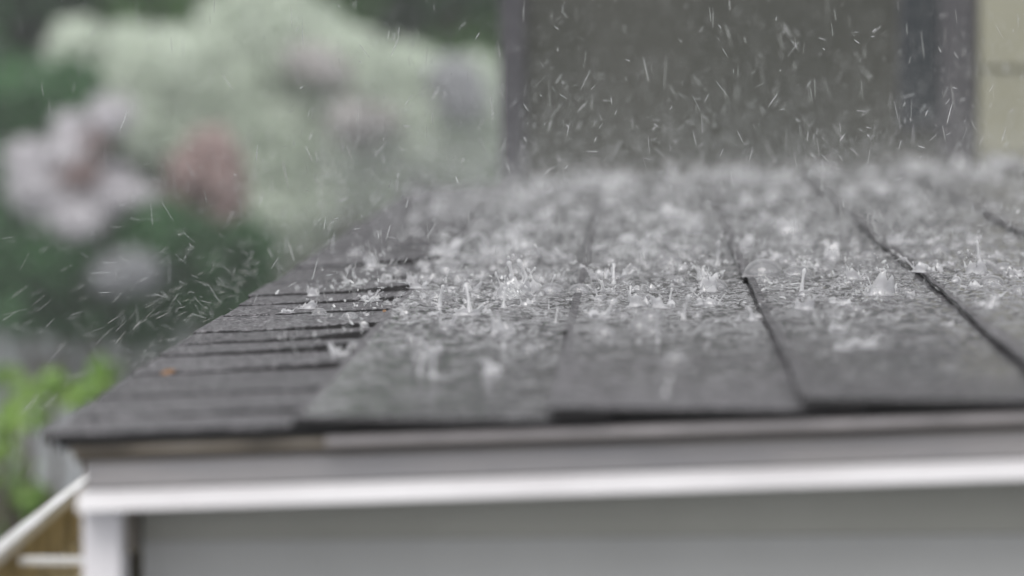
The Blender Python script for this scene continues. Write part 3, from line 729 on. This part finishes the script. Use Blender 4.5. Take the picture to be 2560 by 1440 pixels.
tag(sp, 'fine spray of droplets hanging just above the wet roof', 'spray', kind='stuff')

# small broken splashes and foam beaten up all over the puddles
V, F = [], []; off = 0
def ragged(c, r0, h0):
    n = 9; a = np.linspace(0, 2 * math.pi, n, endpoint=False) + nr.random() * 6
    hh = h0 * np.clip(nr.normal(0.6, 0.45, n), 0.05, 1.6); ln = nr.normal(0, 0.35, 2)
    rings = []
    for rr, t in ((1.35, 0.0), (1.0, 0.12), (0.9, 0.55), (1.12, 1.0), (0.95, 0.92), (0.72, 0.5), (0.6, 0.06)):
        z = hh * t if t > .2 else np.full(n, h0 * t * .6)
        jit = nr.normal(1, 0.08, n)
        rings.append(np.stack([rr * r0 * jit * np.cos(a) + ln[0] * z, rr * r0 * jit * np.sin(a) + ln[1] * z, z], 1))
    v = np.concatenate(rings) + np.array(c); f = []
    for i in range(6):
        for k in range(n): f.append((i * n + k, i * n + (k + 1) % n, (i + 1) * n + (k + 1) % n, (i + 1) * n + k))
    return v, np.array(f)
for _ in range(1300):
    t = rng.random()
    v_ = rng.gauss(3.75, 0.42) if t < 0.5 else rng.uniform(3.1, 6.35)
    u = rng.uniform(EXPO * 0.75, 0.93) if rng.random() < 0.85 else rng.gauss(EXPO * 1.7, 0.05)
    e_ = u % EXPO
    if v_ > 4.2 and rng.random() < 0.94: continue
    if v_ < 2.55 or u < 0.06 or (u > EXPO * 1.5 and (e_ < 0.007 or e_ > EXPO - 0.016)): continue
    s_ = rng.uniform(1.6, 5.0) * mm * (1 + 0.10 * (v_ - 3.5)); addsp(*ragged(rf(u, v_, roof_z(u) - 0.2 * mm), s_, s_ * rng.uniform(0.3, 1.3)))
fo = link('splash_foam', np_mesh('splash_foam', np.concatenate(V), np.concatenate(F), True), M['foam'])
tag(fo, 'small broken splashes and foam beaten up by the rain on the shingles', 'splashes', kind='stuff')

# ------------------------------------------------------------------ small debris
def leaf_bit(px, py, s, label, rz):
    u, v = uv_of(px, py); x, y, z = rf(u, v, roof_z(u) + 1.5 * mm)
    mb = MB(); out = [(-1, 0), (-.6, .38), (0, .5), (.55, .35), (1, .02), (.5, -.33), (0, -.48), (-.6, -.3)]
    vs = [(a * s, b * s, 0.25 * s * (abs(b) * 1.4 + a * a * .3)) for a, b in out]; vs += [(a, b, c - 0.0004) for a, b, c in vs]; vs += [(0, 0, 0.02 * s), (0, 0, 0.02 * s - 0.0004)]
    fs = [(i, (i + 1) % 8, 16) for i in range(8)] + [((i + 1) % 8 + 8, i + 8, 17) for i in range(8)] + [(i, i + 8, (i + 1) % 8 + 8, (i + 1) % 8) for i in range(8)]
    o = mb.add(vs, fs).build('dead_leaf', M['leaf_orange']); o.location = (x, y, z); o.rotation_euler = (R(20), R(-14), rz)
    tag(o, label, 'leaf')
leaf_bit(422, 930, 0.0055, 'orange leaf scrap on the dark shingles near the roof corner', 0.4)
leaf_bit(962, 776, 0.0028, 'tiny orange leaf crumb at the edge of the puddle', 1.2)

# ------------------------------------------------------------------ rain haze
hz = MB().box(-62, 62, -32, 112, -1, 5.5).build('haze', None)
hm = bpy.data.materials.new('rain haze'); hm.use_nodes = True
hn = hm.node_tree.nodes; hn.remove(hn['Principled BSDF'])
pv = hn.new('ShaderNodeVolumePrincipled'); pv.inputs['Color'].default_value = (0.9, 0.92, 0.93, 1); pv.inputs['Density'].default_value = 0.0045
hm.node_tree.links.new(pv.outputs[0], hn['Material Output'].inputs['Volume']); hz.data.materials.append(hm)
tag(hz, 'pale rain haze in the air of the whole garden', 'haze', kind='stuff')
